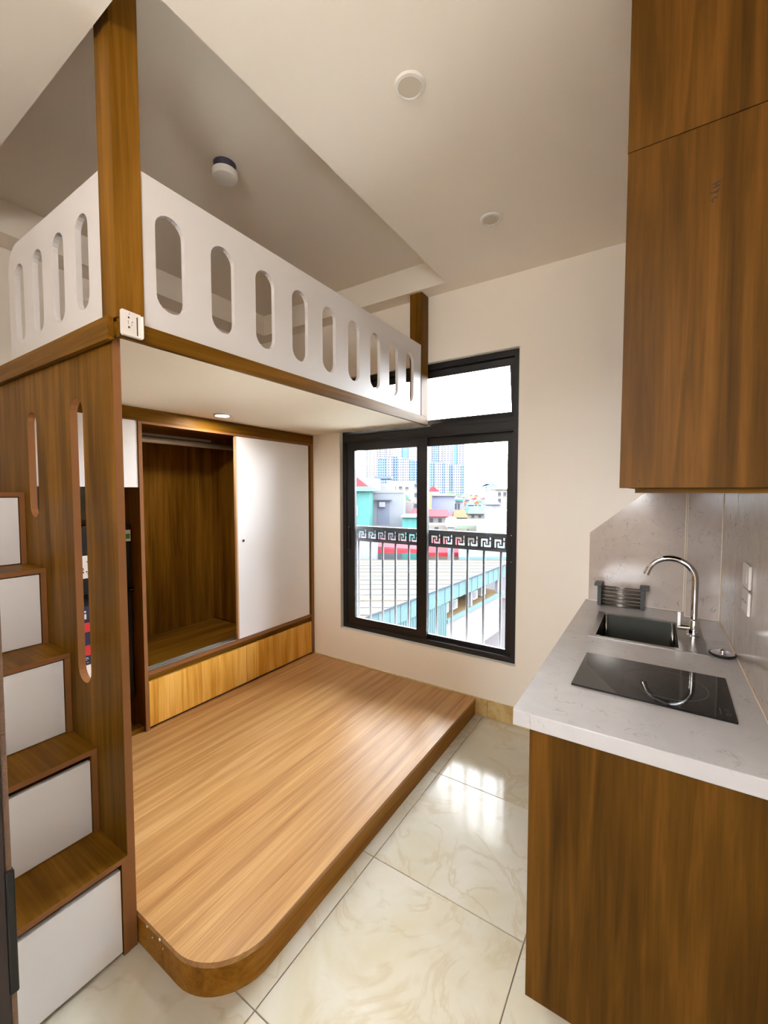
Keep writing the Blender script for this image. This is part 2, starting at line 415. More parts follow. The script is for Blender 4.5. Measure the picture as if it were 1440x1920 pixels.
for k in range(-4, 18):
    x = -2.139 + .1235*k
    if x < -2.74 or x > .09: continue
    if base is None:
        bm = bmesh.new(); cyl(bm, (x, YRL, .27), (x, YRL, 1.068), .0092, seg=16); base = obj('baluster', bm, 'bars', br, loc=(x, YRL, .67), smooth=True)
    else:
        o = base.copy(); C.objects.link(o); o.location = Vector((x, YRL, .67)) - worldloc(br)
for x in (-2.75, .1): obj('end_post', box(x-.015, x+.015, YRL-.015, YRL+.015, .2, 1.166), 'rail', br)
struct(obj('trim_2', box(-2.9, .3, YW+.2, YRL+.06, .08, .2), mat('pale_concrete', (205, 202, 198), .9)), 'concrete ledge carrying the balcony railing', 'ledge')

# ------------------------------------------------------------------ low platform
PT = .112
out = [(-2.44, .664), (-1.172, .664)]
for i in range(13):
    a = -math.pi/2 + math.pi/2*i/12; out.append((-1.172 + .192*math.cos(a), .856 + .192*math.sin(a)))
out += [(-.98, 2.628), (-2.44, 2.628)]
pf = thing('sleeping_platform', 'low pale wood sleeping platform with a rounded corner on the tiles', 'platform', (-1.6, 1.6, 0))
obj('deck_board', plate(out, [], 'z', PT-.018, PT), 'platform', pf)
inn = [(x - .004 if x > -1.2 else x, y + (.004 if y < .9 else 0)) for x, y in out]
bm = plate([(x+.003, y) if x < -2 else (x - .002, y+.002) for x, y in out], [], 'z', .001, PT-.0185)
obj('platform_skirt', bm, 'banding_y', pf, label='darker wood banding around the platform edge')
tp = bmesh.new()
for sx, sy, r in ((-1.335, .663, .004), (-1.305, .663, .0025), (-1.262, .663, .005), (-1.245, .663, .002)): lathe(tp, (sx, sy, .075 + (.02 if r > .003 else .0)), [(r, -.001), (r*.6, .002)], 8, 'y')
obj('paint_speck', tp, 'white', pf)

# ------------------------------------------------------------------ slotted partition panel
pp = obj('partition_panel', plate(rect(-2.50, -1.394, .001, 1.953), [slot(-1.655, .098, .823, 1.803), slot(-2.045, .090, 1.387, 1.797)], 'y', .638, .661), ['oak_z'])
edge_faces(pp, ['ny']); tag(pp, 'tall brown wooden panel with two long rounded slots beside the steps', 'panel')

# ------------------------------------------------------------------ storage staircase
st = thing('storage_staircase', 'brown wooden box steps with white drawer fronts climbing left', 'staircase', (-1.9, .35, 0))
N = 5; RUN = .1885; X0 = -1.392; SY0, SY1 = .03, .637
zt = [.325 + .290*i for i in range(N)]; nx = [X0 - RUN*i for i in range(N)] + [-2.62]
prof = [(X0-.0, .002)]
for i in range(N):
    prof += [(nx[i], zt[i]-.018)] + ([(nx[i+1], zt[i]-.018)])
prof += [(-2.62, .002)]
for y0, y1 in ((SY1-.018, SY1), (SY0, SY0+.018)):
    edge_faces(obj('side_panel', plate(prof[:-1] + [(-2.62, .002)], [], 'y', y0, y1), 'oak_z', st), ['x'])
for i in range(N):
    edge_faces(obj('tread', box(nx[i+1]-.02 if i < N-1 else -2.62, nx[i]+.001, SY0, SY1, zt[i]-.018, zt[i], .001), 'oak_x', st), ['x'])
    zb = zt[i-1] if i else .012
    gap = .020 if i < 2 else .004
    o = obj('drawer_front', box(nx[i]-.021, nx[i]-.004, SY0+.020, SY1-.0205, zb+.003, zt[i]-.018-gap, .001), 'white', st)
    obj('drawer_box', box(nx[i+1]+.01 if i < N-1 else -2.5, nx[i]-.0215, SY0+.03, SY1-.03, zb+.012, zt[i]-.045), 'oak_y', o)

# ------------------------------------------------------------------ loft bed
lb = thing('loft_bed', 'wooden loft bed with white slotted guard boards above the wardrobe', 'bed', (-2.2, 1.6, 1.95))
LX = -1.350
obj('deck', box(XL+.005, LX-.019, .662, 2.640, 1.955, 1.985), 'soffit', lb)
obj('added_deck_top', box(XL+.006, LX-.023, .664, 2.639, 1.9855, 1.995), 'oak_y', lb)  # unseen dark board added to weaken light bounced into the ceiling recess
obj('side_beam', box(LX-.018, LX, .640, 2.644, 1.948, 2.003, .0012), 'oak_y', lb)
obj('front_beam', box(XL+.005, -1.374, .618, .636, 1.940, 2.008, .0012), 'oak_x', lb)
obj('front_ledge', box(XL+.005, LX-.020, .637, .6615, 1.955, 1.995), 'oak_x', lb)
o = obj('post', box(LX-.090, LX-.0005, .634, .715, 2.004, RZ1-.001, .001), 'oak_z', lb)
obj('post', box(LX-.090, LX-.0005, 2.545, 2.642, 2.004, ZC-.001, .001), 'oak_z', lb)
obj('guard_board', plate(rect(.716, 2.544, 2.0035, 2.470), [slot(.8055 + .1985*k, .098, 2.070, 2.378) for k in range(9)], 'x', LX-.022, LX-.004), 'guard', lb)
g = [(-2.25, 2.009), (-1.441, 2.009), (-1.441, 2.470)] + [(-2.25 + .10 - .10*math.sin(math.pi/2*i/8), 2.37 + .10*math.cos(math.pi/2*i/8)) for i in range(9)]
obj('guard_board', plate(g, [slot(-1.590 - .183*k, .092, 2.080, 2.385) for k in range(4)], 'y', .645, .663), 'guard', lb)

bk = thing('slotted_bracket', 'small white plastic bracket with holes on the loft bed corner', 'bracket', (-1.34, .672, 1.99))
bm = plate([(.641,1.958),(.645,1.953),(.699,1.953),(.703,1.957),(.703,2.022),(.699,2.027),(.646,2.030),(.641,2.025)],
           [circ(.665, 2.010, .0035, 12), circ(.665, 1.981, .0035, 12), rect(.687, .692, 1.962, 2.018), rect(.6655, .6675, 2.018, 2.025), rect(.662,.664,1.990,2.001), rect(.672, .674, 1.986, 2.000), rect(.674,.678,1.998,2.000)], 'x', -1.348, -1.344)
obj('bracket_plate', bm, 'plastic', bk)
bm = bmesh.new(); bx(bm, -1.344, -1.334, .7005, .703, 1.957, 2.022); bx(bm, -1.344, -1.334, .645, .7005, 1.953, 1.9555)
obj('bracket_lip', bm, 'plastic', bk)
obj('bracket_backing', box(-1.3495, -1.3482, .655, .698, 1.958, 2.024), 'rubber', bk, label='dark backing behind the holes')

# ------------------------------------------------------------------ wardrobe, overhead cabinet and fridge
XF = -2.42
wd = thing('wardrobe', 'built-in wooden wardrobe, left half open, white sliding door at right', 'wardrobe', (-2.7, 1.95, PT))
obj('top_fascia', box(XF-.018, XF, .664, 2.643, 1.882, 1.953, .001), 'oak_y', wd)
edge_faces(obj('side_panel', box(-3.03, XF-.001, 1.228, 1.249, PT, 1.881, .001), 'oak_z', wd), ['x'])
edge_faces(obj('side_panel', box(-3.03, XF-.001, 2.612, 2.643, PT, 1.881, .001), 'oak_z', wd), ['x'])
obj('back_panel', box(-3.036, -3.022, 1.250, 2.611, PT, 1.881), 'oak_z', wd)
obj('top_board', box(-3.02, XF-.02, 1.250, 2.611, 1.900, 1.918), 'oak_y', wd)
edge_faces(obj('head_rail', box(XF-.060, XF-.002, 1.250, 2.611, 1.868, 1.8815), 'oak_y', wd), ['x'])
edge_faces(obj('divider', box(-3.02, -2.50, 2.10, 2.118, .460, 1.899), 'oak_z', wd), ['x'])
edge_faces(obj('bottom_board', box(-3.02, XF-.002, 1.250, 2.611, .430, .452, .001), 'oak_y', wd), ['x'])
bm = bmesh.new()
for x in (-2.443, -2.466, -2.489): bx(bm, x, x+.004, 1.251, 2.610, .452, .459)
bx(bm, -2.49, -2.436, 1.251, 2.610, .4521, .4535)
obj('sliding_track', bm, 'alu', wd, label='aluminium double track')
obj('drawer_rail', box(-2.47, -2.445, 1.250, 2.611, .115, .429), 'oak_y', wd)
sd = obj('sliding_door', box(XF-.024, XF-.006, 1.883, 2.590, .456, 1.866, .001), 'white', wd)
obj('door_edge', box(XF-.0245, XF-.0055, 1.871, 1.8825, .456, 1.866), mat('tan_door_edge', (196, 158, 120), .5), sd)
bm = bmesh.new(); lathe(bm, (XF-.0065, 1.927, 1.144), [(.011, 0), (.011, .0035), (.0085, .0035)], 24, 'x')
obj('finger_pull', bm, 'alu', sd)
bm = bmesh.new(); lathe(bm, (XF-.0025, 1.927, 1.144), [(.0082, 0), (.0082, .0006)], 24, 'x')
obj('pull_recess', bm, 'rubber', sd)
for y0, y1 in ((1.252, 1.936), (1.941, 2.609)):
    obj('drawer', box(XF-.022, XF-.003, y0, y1, .128, .392, .001), 'drawer', wd)
bm = bmesh.new(); cyl(bm, (-2.72, 1.250, 1.818), (-2.72, 2.099, 1.818), .017); bmesh.ops.scale(bm, vec=(.7, 1, 1.1), space=Matrix.Translation((2.72, 0, -1.818)), verts=bm.verts[:])
o = obj('hanging_rod', bm, 'rod', wd, smooth=True)
obj('plinth', box(-2.50, XF-.02, .664, 1.227, PT+.0005, .140), 'oak_y', wd)

oc = thing('overhead_cabinet', 'white overhead cabinet in the niche left of the wardrobe', 'cabinet', (-2.7, .95, 1.51))
obj('cabinet_body', box(-3.03, XF-.024, .664, 1.226, 1.512, 1.880), 'oak_z', oc)
obj('cabinet_door', box(XF-.0235, XF-.006, .666, 1.226, 1.512, 1.881, .001), 'white', oc)

fr = thing('refrigerator', 'black two-door refrigerator in the niche left of the wardrobe', 'refrigerator', (-2.75, .96, .141))
obj('fridge_body', box(-3.02, -2.556, .690, 1.214, .160, 1.310, .008), 'blackp', fr)
d1 = obj('freezer_door', box(-2.554, -2.502, .690, 1.214, .945, 1.305, .008), 'black', fr)
d2 = obj('fridge_door', box(-2.554, -2.502, .690, 1.214, .295, .915, .008), 'black', fr)
obj('fridge_plinth', box(-2.99, -2.545, .70, 1.205, .1415, .159), 'blackp', fr)
obj('door_gap_trim', box(-2.545, -2.497, .692, 1.222, .918, .942, .002), 'blackp', fr)
bm = box(-2.50, -2.492, 1.200, 1.216, .928, .932); obj('hinge_glint', bm, 'alu', fr)
lbp = obj('energy_label', box(-2.5019, -2.5008, 1.165, 1.212, 1.208, 1.272), 'plastic', d1, label='small white and green energy label')
bm = bmesh.new(); bx(bm, -2.5005, -2.4998, 1.170, 1.208, 1.222, 1.250)
obj('green_field', bm, 'green', d1)
wl = obj('sketch_sticker', box(-2.5019, -2.5005, .925, 1.010, 1.033, 1.152), 'plastic', d1, label='white sticker with black scribbles')
bm = bmesh.new()
for k in range(16):
    y, z = .93 + random.random()*.07, 1.045 + random.random()*.09; bx(bm, -2.5004, -2.4998, y, y+.004+random.random()*.008, z, z+.003+random.random()*.007)
bx(bm, -2.5004, -2.4998, .94, .975, 1.062, 1.070)
obj('scribble', bm, 'ink', d1)
po = thing('fridge_poster', 'colourful poster with white letters and red shapes on the fridge door', 'poster', (-2.5, .96, .46))
obj('poster_sheet', box(-2.5015, -2.5005, .90, 1.03, .50, .885), 'navy', po)
bm = bmesh.new(); bx(bm, -2.5003, -2.4996, .957, .963, .818, .845); bx(bm, -2.5003, -2.4996, .967, .979, .818, .845); lathe(bm, (-2.5003, .974, .857), [(.005, 0), (.005, .0007)], 12, 'x')
bx(bm, -2.5003, -2.4996, .90, 1.03, .44+.06, .572); 
for k in range(12):
    y, z = .945 + random.random()*.035, .58 + random.random()*.03; bx(bm, -2.5003, -2.4996, y, y+.004, z, z+.004)
obj('white_print', bm, 'plastic', po)
bm = bmesh.new(); bx(bm, -2.5003, -2.4996, .90, 1.03, .748, .798); lathe(bm, (-2.5003, .985, .650), [(.028, 0), (.028, .0007)], 24, 'x')
obj('red_print', bm, 'red', po)

# ------------------------------------------------------------------ ceiling fittings
glow_lens = bpy.data.materials.new('fill_glow_lens'); glow_lens.use_nodes = True  # emission added to light the loft underside; this downlight is really off
glow_lens.node_tree.nodes['Principled BSDF'].inputs['Emission Color'].default_value = (1, .95, .85, 1)
glow_lens.node_tree.nodes['Principled BSDF'].inputs['Emission Strength'].default_value = 260
def downlight(x, y, z, label, lx=.052, glow_=False):
    t = thing('downlight', label, 'light', (x, y, z))
    bm = bmesh.new(); lathe(bm, (x, y, z), [(lx, -.0005), (lx, -.004), (lx-.003, -.008), (lx-.013, -.009), (lx-.014, -.006), (lx-.014, -.0006)], 48)
    smooth_by_angle(obj('bezel', bm, 'reveal', t))
    bm = bmesh.new(); lathe(bm, (x, y, z), [(lx-.0145, -.0008), (lx-.0145, -.0065), (.01, -.0072)], 40)
    obj('diffuser', bm, glow_lens if glow_ else 'lens', t)
downlight(-.716, 1.260, ZC, 'round white ceiling downlight nearer the viewer, the larger-looking one')
downlight(-.716, 2.065, ZC, 'round white ceiling downlight nearer the window')
downlight(-2.229, 1.631, 1.955, 'round downlight under the loft bed in front of the wardrobe', glow_=True)
sx, sy = -1.705, 1.285
sm = thing('smoke_detector', 'round white smoke detector with violet base in the ceiling recess', 'detector', (sx, sy, RZ1))
bm = bmesh.new(); lathe(bm, (sx, sy, RZ1), [(.050, -.0005), (.048, -.014), (.040, -.030)], 40); smooth_by_angle(obj('detector_base', bm, 'violet', sm))
bm = bmesh.new(); lathe(bm, (sx, sy, RZ1), [(.040, -.0305), (.056, -.034), (.058, -.050), (.052, -.062), (.030, -.067), (.01, -.068)], 40); smooth_by_angle(obj('detector_cap', bm, 'reveal', sm))

# ------------------------------------------------------------------ kitchen
KX0, KX1, KY0, KY1 = -.283, .264, 1.188, 2.640
kb = thing('base_cabinet', 'brown wood kitchen base cabinet under the white worktop', 'cabinet', (0, 1.9, 0))
obj('end_panel', box(KX0, KX1, KY0, KY0+.018, .030, .8235, .001), 'kit_z', kb)
obj('bottom_board', box(KX0+.020, KX1-.012, KY0+.019, KY1-.019, .09, .108), 'oak_y', kb)
obj('back_board', box(KX1-.011, KX1, KY0+.019, KY1-.019, .09, .8235), 'kit_z', kb)
obj('far_side_board', box(KX0+.020, KX1, KY1-.018, KY1, .09, .8235), 'kit_z', kb)
obj('toe_kick', box(KX0+.05, KX1, KY0+.03, KY1, .001, .089), 'skirt', kb)
for k in range(3):
    y0 = KY0 + .019 + k*.4775
    d = obj('cabinet_door', box(KX0, KX0+.018, y0+.001, y0+.4755, .093, .822, .001), 'kit_z', kb)
    obj('door_handle', box(KX0-.018, KX0-.008, y0+.05, y0+.16, .78, .79, .003), 'steel', d)
bm = bmesh.new()
for z in (.03, .0): pass
wt = obj('worktop', plate(rect(-.328, .265, 1.178, 2.6445), [rect(-.222, .168, 1.978, 2.386)], 'z', .825, .870), 'quartz')
tag(wt, 'white veined stone kitchen worktop holding the sink and hob', 'worktop')
bv = wt.modifiers.new('bevel', 'BEVEL'); bv.width = .003; bv.segments = 2; bv.limit_method = 'ANGLE'
# splashbacks
sp = thing('splashback', 'pale veined stone splashback around the kitchen corner', 'splashback', (0, 2.6, .87))
obj('back_slab', plate([(-.313,.8705),(.1305,.8705),(.1305,1.483),(-.050,1.483),(-.313,1.256)], [], 'y', 2.630, 2.646), 'splash', sp)
obj('corner_column', box(.131, .2655, 2.532, 2.646, .8705, 1.4845, .001), 'splash', sp)
obj('side_slab', box(.266, .277, 2.122, 2.531, .8705, 1.4845, .0008), 'splash', sp)
obj('side_slab', box(.2665, .277, 1.178, 2.120, .8705, 1.4845, .0008), 'splash', sp)
bm = bmesh.new()
bx(bm, .1255, .1305, 2.6265, 2.6295, .871, 1.483); bx(bm, .1285, .1315, 2.530, 2.5335, .871, 1.483)
bx(bm, .2620, .2655, 2.528, 2.5318, .871, 1.483); bx(bm, -.313, .130, 2.6265, 2.6295, .8705, .8735); bx(bm, .132, .265, 2.5285, 2.5315, .8705, .8735)
bx(bm, .2625, .2658, 1.18, 2.53, .8705, .8735)
obj('joint_line', bm, 'seal', sp, label='cream silicone joints')
# sink
sk2 = thing('sink', 'rectangular stainless steel sink set in the worktop', 'sink', (-.03, 2.18, .87))
obj('rim', plate(rect(-.234, .180, 1.966, 2.398), [rect(-.206, .088, 1.990, 2.366)], 'z', .8705, .8725), 'steel', sk2)
bm = bmesh.new(); d0 = .68
for a in ((-.2075, -.206, 1.9885, 2.3675), (.088, .0895, 1.9885, 2.3675)): bx(bm, a[0], a[1], a[2], a[3], d0, .8705)
for a in ((1.9885, 1.990), (2.366, 2.3675)): bx(bm, -.2075, .0895, a[0], a[1], d0, .8705)
bx(bm, -.2075, .0895, 1.9885, 2.3675, d0-.0015, d0)
obj('bowl', bm, 'bowl', sk2)
for x, y in ((-.197, 2.357), (.079, 2.357), (.079, 1.999), (-.197, 1.999)):
    bm = bmesh.new(); cyl(bm, (x, y, d0+.001), (x, y, .8695), .009, seg=14); obj('rounded_corner', bm, 'steel', sk2, smooth=True)
bm = bmesh.new(); lathe(bm, (-.06, 2.18, d0), [(.045, .0005), (.045, .003), (.034, .003), (.03, .001)], 28); obj('drain', bm, 'chrome', sk2)
# tap
FX, FYc = .146, 2.200
fa = thing('tap', 'tall chrome swan-neck tap standing beside the sink bowl', 'tap', (FX, FYc, .8725))
bm = bmesh.new(); lathe(bm, (FX, FYc, .8725), [(.024, 0), (.024, .004), (.018, .007), (.0175, .066), (.015, .071), (.012, .073)], 32); smooth_by_angle(obj('tap_body', bm, 'chrome', fa))
arc = [(FX, FYc, .945), (FX, FYc, 1.00), (FX, FYc, 1.06), (FX, FYc, 1.105)]
for i in range(1, 19):
    a = math.radians(165*i/18); arc.append((FX - .088 + .088*math.cos(a), FYc, 1.110 + .088*math.sin(a)))
bm = bmesh.new(); tube(bm, arc, .0122, 20); smooth_by_angle(obj('spout', bm, 'chrome', fa))
e0, e1 = Vector(arc[-2]), Vector(arc[-1]); dd = (e1-e0).normalized()
bm = bmesh.new(); cyl(bm, e1-dd*.002, e1+dd*.014, .0130, seg=20); smooth_by_angle(obj('aerator', bm, 'chrome', fa))
bm = bmesh.new(); cyl(bm, (FX-.012, FYc, .905), (FX-.056, FYc, .903), .0115, seg=20); hc = smooth_by_angle(obj('handle_barrel', bm, 'chrome', fa))
obj('lever', box(FX-.059, FX-.046, FYc-.009, FYc-.004, .905, .970, .0015), 'alu', hc)
# hob
hb = thing('induction_hob', 'black glass induction hob set on the white worktop', 'hob', (0, 1.58, .87))
gl = obj('glass_top', plate([(-.214, 1.431), (.197, 1.421), (.204, 1.741), (-.208, 1.741)], [], 'z', .8705, .8765), 'hob', hb)
bm = bmesh.new()
ri = []
for i in range(64):
    a = 2*math.pi*i/64; ri.append([bm.verts.new((.036 + r*math.cos(a), 1.585 + r*math.sin(a), .8768)) for r in (.1105, .1120)])
for i in range(64): bm.faces.new((ri[i][0], ri[i][1], ri[(i+1) % 64][1], ri[(i+1) % 64][0]))
obj('zone_ring', bm, 'print', hb)
bm = bmesh.new()
def stroke(p, q, wd=.0012, z=.8768):
    p, q = Vector(p), Vector(q); n = Vector((-(q-p).y, (q-p).x)).normalized()*wd/2
    vs = [bm.verts.new((*(a), z)) for a in (p-n, q-n, q+n, p+n)]; bm.faces.new(vs)
gx, gy = .176, 1.448
for k, segs in enumerate((((0,0),(0,1)), ((0,0),(1,0)), )): pass
glyphs = [[((0,0),(0,1)),((0,0),(1,0)),((0,1),(1,1))], [((0,0),(1,0)),((0,.5),(1,.5)),((1,0),(1,.5))], [((0,0),(1,.5)),((1,.5),(0,1))], [((0,0),(1,0)),((1,0),(1,1)),((0,1),(1,1)),((0,0),(0,1))]]
for k, gph in enumerate(glyphs):
    for a, b in gph: stroke((gx + a[0]*.010, gy + k*.0115 + a[1]*.007), (gx + b[0]*.010, gy + k*.0115 + b[1]*.007))
stroke((gx-.012, 1.448), (gx-.012, 1.490), .0014)
obj('small_print', bm, 'print', hb)
# strainer plug
pg = thing('sink_plug', 'round steel sink plug with black rubber rim by the wall', 'plug', (.222, 1.993, .8705))
bm = bmesh.new(); lathe(bm, (.222, 1.993, .8705), [(.034, 0), (.0415, .006), (.0415, .011), (.038, .012)], 36); smooth_by_angle(obj('rubber_rim', bm, 'rubber', pg))
bm = bmesh.new(); lathe(bm, (.222, 1.993, .8705), [(.037, .0122), (.030, .0135), (.012, .0125), (.008, .014), (.008, .022), (.011, .024), (.006, .027)], 36); smooth_by_angle(obj('plug_disc', bm, 'chrome', pg))
# folding drainer
RKX0, RKX1, RKY0, RKY1 = -.258, -.040, 2.530, 2.604
rk = thing('dish_drainer', 'small grey sink drainer basket with metal bars beside the splashback', 'drainer', (-.149, 2.57, .8705))
for s, x in ((-1, RKX0), (1, RKX1)):
    bm = bmesh.new(); bx(bm, x - (.0 if s < 0 else .018), x + (.018 if s < 0 else 0), RKY0, RKY1, .8706, .975)
    bmesh.ops.bevel(bm, geom=bm.edges[:], offset=.003, segments=2, affect='EDGES')
    e = obj('end_frame', bm, 'greypl', rk)
    x0, x1 = (x-.016, x+.022) if s < 0 else (x-.022, x+.020)
    obj('hook_flange', box(x0, x1, RKY0-.004, RKY1+.004, .976, .992, .004), 'greypl', e)
for k in range(5):
    for y in (RKY0+.008, RKY1-.008):
        z = .885 + k*.020
        bm = bmesh.new(); cyl(bm, (RKX0+.017, y, z), (RKX1-.017, y, z), .0032, seg=10); obj('bar', bm, 'steel', rk, smooth=True)
for k in range(3):
    y = RKY0 + .018 + k*.018; bm = bmesh.new(); cyl(bm, (RKX0+.017, y, .877), (RKX1-.017, y, .877), .0032, seg=10); obj('bar', bm, 'steel', rk, smooth=True)
# sockets on the right
for z0, nm, lb_, hl in ((1.165, 'light_switch', 'upper white switch plate on the stone wall by the tap', 1), (1.078, 'power_socket', 'lower white socket plate below the switch plate', 0)):
    t = thing(nm, lb_, 'switch' if hl else 'socket', (.264, 1.845, z0))
    obj('plate', box(.2575, .2662, 1.785, 1.905, z0, z0+.078, .003), 'plastic', t)
    if hl: obj('rocker', box(.2555, .2574, 1.815, 1.875, z0+.018, z0+.060, .001), 'plastic', t)
    else:
        bm = bmesh.new()
        for y in (1.815, 1.832, 1.858, 1.875):
            lathe(bm, (.2568, y, z0+.040), [(.0028, 0), (.0028, .0006)], 10, 'x')
        obj('pin_hole', bm, 'ink', t)
# wall cabinets
UX0, UX1, UY0, UY1 = -.078, .264, 1.188, 2.527
uc = thing('wall_cabinet', 'dark brown wood wall cabinet above the worktop, lower of two', 'cabinet', (.1, 1.8, 1.5))
obj('end_panel', box(UX0, UX1, UY0-.006, UY0+.012, 1.496, 2.285, .001), 'kit_z', uc)
obj('cabinet_body', box(UX0+.02, UX1, UY0+.013, UY1, 1.512, 2.285), 'kit_z', uc)
for k in range(3):
    y0 = UY0+.013 + k*.437; obj('cabinet_door', box(UX0, UX0+.018, y0+.001, y0+.435, 1.498, 2.284, .001), 'kit_z', uc)
obj('bottom_batten', box(UX0+.032, UX1-.02, UY0+.03, UY0+.05, 1.484, 1.5118), 'oak_x', uc)
obj('light_strip', box(UX0+.045, UX0+.17, UY0+.20, UY0+.23, 1.4865, 1.5118, .002), 'plastic', uc, label='white strip under the cabinet')
bm = bmesh.new()
for x in (-.036, .111): lathe(bm, (x, UY0-.0062, 1.513), [(.0022, -.0008), (.0022, .001)], 10, 'y')
obj('screw_hole', bm, 'ink', uc)
bm = bmesh.new()
def ms(pts, wd=.0022):
    for (x0, z0), (x1, z1) in zip(pts, pts[1:]):
        p, q = Vector((x0, z0)), Vector((x1, z1)); n = Vector((-(q-p).y, (q-p).x)).normalized()*wd/2
        vs = []
        for yy in (UY0-.0066, UY0-.0058):
            for a in (p-n, q-n, q+n, p+n): vs.append(bm.verts.new((a.x, yy, a.y)))
        for f in ((0,1,2,3), (7,6,5,4), (0,4,5,1), (1,5,6,2), (2,6,7,3), (3,7,4,0)): bm.faces.new([vs[i] for i in f])
mx0, mz0 = .0885, 2.135
ms([(mx0-.005, mz0+.017), (mx0+.009, mz0+.021)]); ms([(mx0-.005, mz0+.010), (mx0+.008, mz0+.013)]); ms([(mx0+.001, mz0+.018), (mx0+.002, mz0+.011)])
ms([(mx0+.007, mz0+.005), (mx0+.004, mz0-.001), (mx0-.001, mz0+.001), (mx0-.004, mz0-.001), (mx0-.009, mz0+.001)])
ms([(mx0+.004, mz0-.014), (mx0+.002, mz0-.010), (mx0-.003, mz0-.012), (mx0-.005, mz0-.017), (mx0-.002, mz0-.020)])
obj('marker_writing', bm, 'ink', uc, label='small black handwritten letters turned sideways')
ut = thing('wall_cabinet', 'dark brown wood wall cabinet reaching the ceiling, upper of two', 'cabinet', (.1, 1.8, 2.29))
obj('end_panel', box(UX0-.001, UX1, UY0-.0045, UY0+.012, 2.2875, ZC-.002, .001), 'kit_z', ut)
obj('cabinet_body', box(UX0+.02, UX1, UY0+.013, UY1, 2.2875, ZC-.002), 'kit_z', ut)
for k in range(3):
    y0 = UY0+.013 + k*.437; obj('cabinet_door', box(UX0+.004, UX0+.018, y0+.001, y0+.435, 2.289, ZC-.004, .001), 'kit_z', ut)

# unseen globe added behind the viewer as fill light for the room
def glow(name, col, st):
    m = bpy.data.materials.new(name); m.use_nodes = True; b = m.node_tree.nodes['Principled BSDF']
    b.inputs['Base Color'].default_value = (.8, .78, .74, 1); b.inputs['Emission Color'].default_value = (*col, 1); b.inputs['Emission Strength'].default_value = st; return m
GX, GY, GH = -.50, -.64, 2.30
gl_ = thing('added_fill_lamp', 'unseen white globe added behind the viewer as fill light', 'lamp', (GX, GY, ZC))
bm = bmesh.new(); lathe(bm, (GX, GY, ZC), [(.05, -.0005), (.05, -.02), (.01, -.03)], 32); obj('ceiling_rose', bm, 'plastic', gl_)
bm = bmesh.new(); cyl(bm, (GX, GY, ZC-.03), (GX, GY, GH+.118), .004, seg=10); obj('cord', bm, 'plastic', gl_)
bm = bmesh.new(); bmesh.ops.create_uvsphere(bm, u_segments=32, v_segments=18, radius=.12, matrix=Matrix.Translation((GX, GY, GH))); obj('globe', bm, glow('fill_lamp_glow', (1, .97, .94), 34), gl_, smooth=True)
#OUTSIDE
# white slab added under the window, out of view, bouncing skylight indoors
rt = thing('added_bounce_roof', 'unseen white slab added below the window to bounce skylight up', 'terrace', (-2, 6, -3))
obj('bounce_slab', box(-9, 5, 3.4, 9.3, -3.2, -2.6), 'reveal', rt)
obj('bounce_parapet', box(-9, 5, 9.31, 9.45, -3.2, -2.35), 'reveal', rt)
obj('bounce_base', box(-9, 5, 3.4, 9.3, -9, -3.21), 'reveal', rt)
# ------------------------------------------------------------------ the town outside
def ray(px, py): return ROT @ Vector((px-720.0, -(py-960.0), -F_PX))
def atz(px, py, z): d = ray(px, py); return CAM + d*((z-CAM.z)/d.z)
ANG = math.radians(27.2)                                   # the town's street grid is turned against the room
TF = Vector((-math.sin(ANG), math.cos(ANG), 0)); TR = Vector((math.cos(ANG), math.sin(ANG), 0))
TM = Matrix((TR, TF, Vector((0, 0, 1)))).transposed().to_4x4()
def town(px, py, D):
    """street-grid coordinates (across, height) of a sight line at distance D"""
    d = ray(px, py); p = d*(D/d.dot(TF)); return p.dot(TR), p.z + CAM.z
GZ = -9.0
om = {}; TK = .79
def om_(name, col, k=1.0):
    if name not in om: om[name] = mat('town_' + name, [v*k*TK for v in col], 0.95, 0.0, 0.04)
    return om[name]
W_ = om_('pale_wall', (104, 102, 108)); LIL = om_('lilac_wall', (92, 94, 112)); BEI = om_('beige_wall', (108, 102, 96))
GRY = om_('grey_wall', (90, 92, 98)); TEA = om_('teal_sheet', (52, 92, 90)); TEL = om_('pale_teal_sheet', (68, 88, 92))
RED = om_('red_sheet', (116, 44, 50)); ORA = om_('orange_tile', (112, 62, 46)); GRN = om_('pale_green_sheet', (84, 94, 84))
YEL = om_('yellow_wall', (112, 108, 78)); DRK = om_('dark_opening', (52, 56, 64)); BLU = om_('blue_canopy', (46, 66, 98))
SLA = om_('slate_sheet', (70, 78, 88)); ROOFW = om_('white_sheet_roof', (66, 66, 63)); FOL = om_('foliage', (58, 78, 58)); OCH = om_('ochre_ledge', (80, 64, 44))
ROAD = om_('pale_paving', (72, 68, 71)); RUST = om_('rust_line', (62, 50, 38)); PEA = om_('peach_render', (112, 102, 96))

def tobj(name, bm, m, parent, smooth=False):
    """mesh given in street-grid coordinates relative to the thing's base"""
    me = bpy.data.meshes.new(name); bm.to_mesh(me); bm.free(); me.materials.append(m)
    o = bpy.data.objects.new(name, me); C.objects.link(o); o.parent = parent; return o
def tthing(name, label, cat, a, D, z=GZ, group=None):
    w_ = TR*a + TF*D; t = thing(name, label, cat, (w_.x, w_.y, z), group); t.rotation_euler = (0, 0, ANG); return t
def gable(bm, x0, x1, y0, y1, z0, z1, ov=.3):
    xm = (x0+x1)/2
    v = [bm.verts.new(p) for p in ((x0-ov,y0-ov,z0),(x1+ov,y0-ov,z0),(xm,y0-ov,z1),(x0-ov,y1,z0),(x1+ov,y1,z0),(xm,y1,z1))]
    for f in ((0,1,2),(5,4,3),(0,2,5,3),(1,4,5,2),(0,3,4,1)): bm.faces.new([v[i] for i in f])
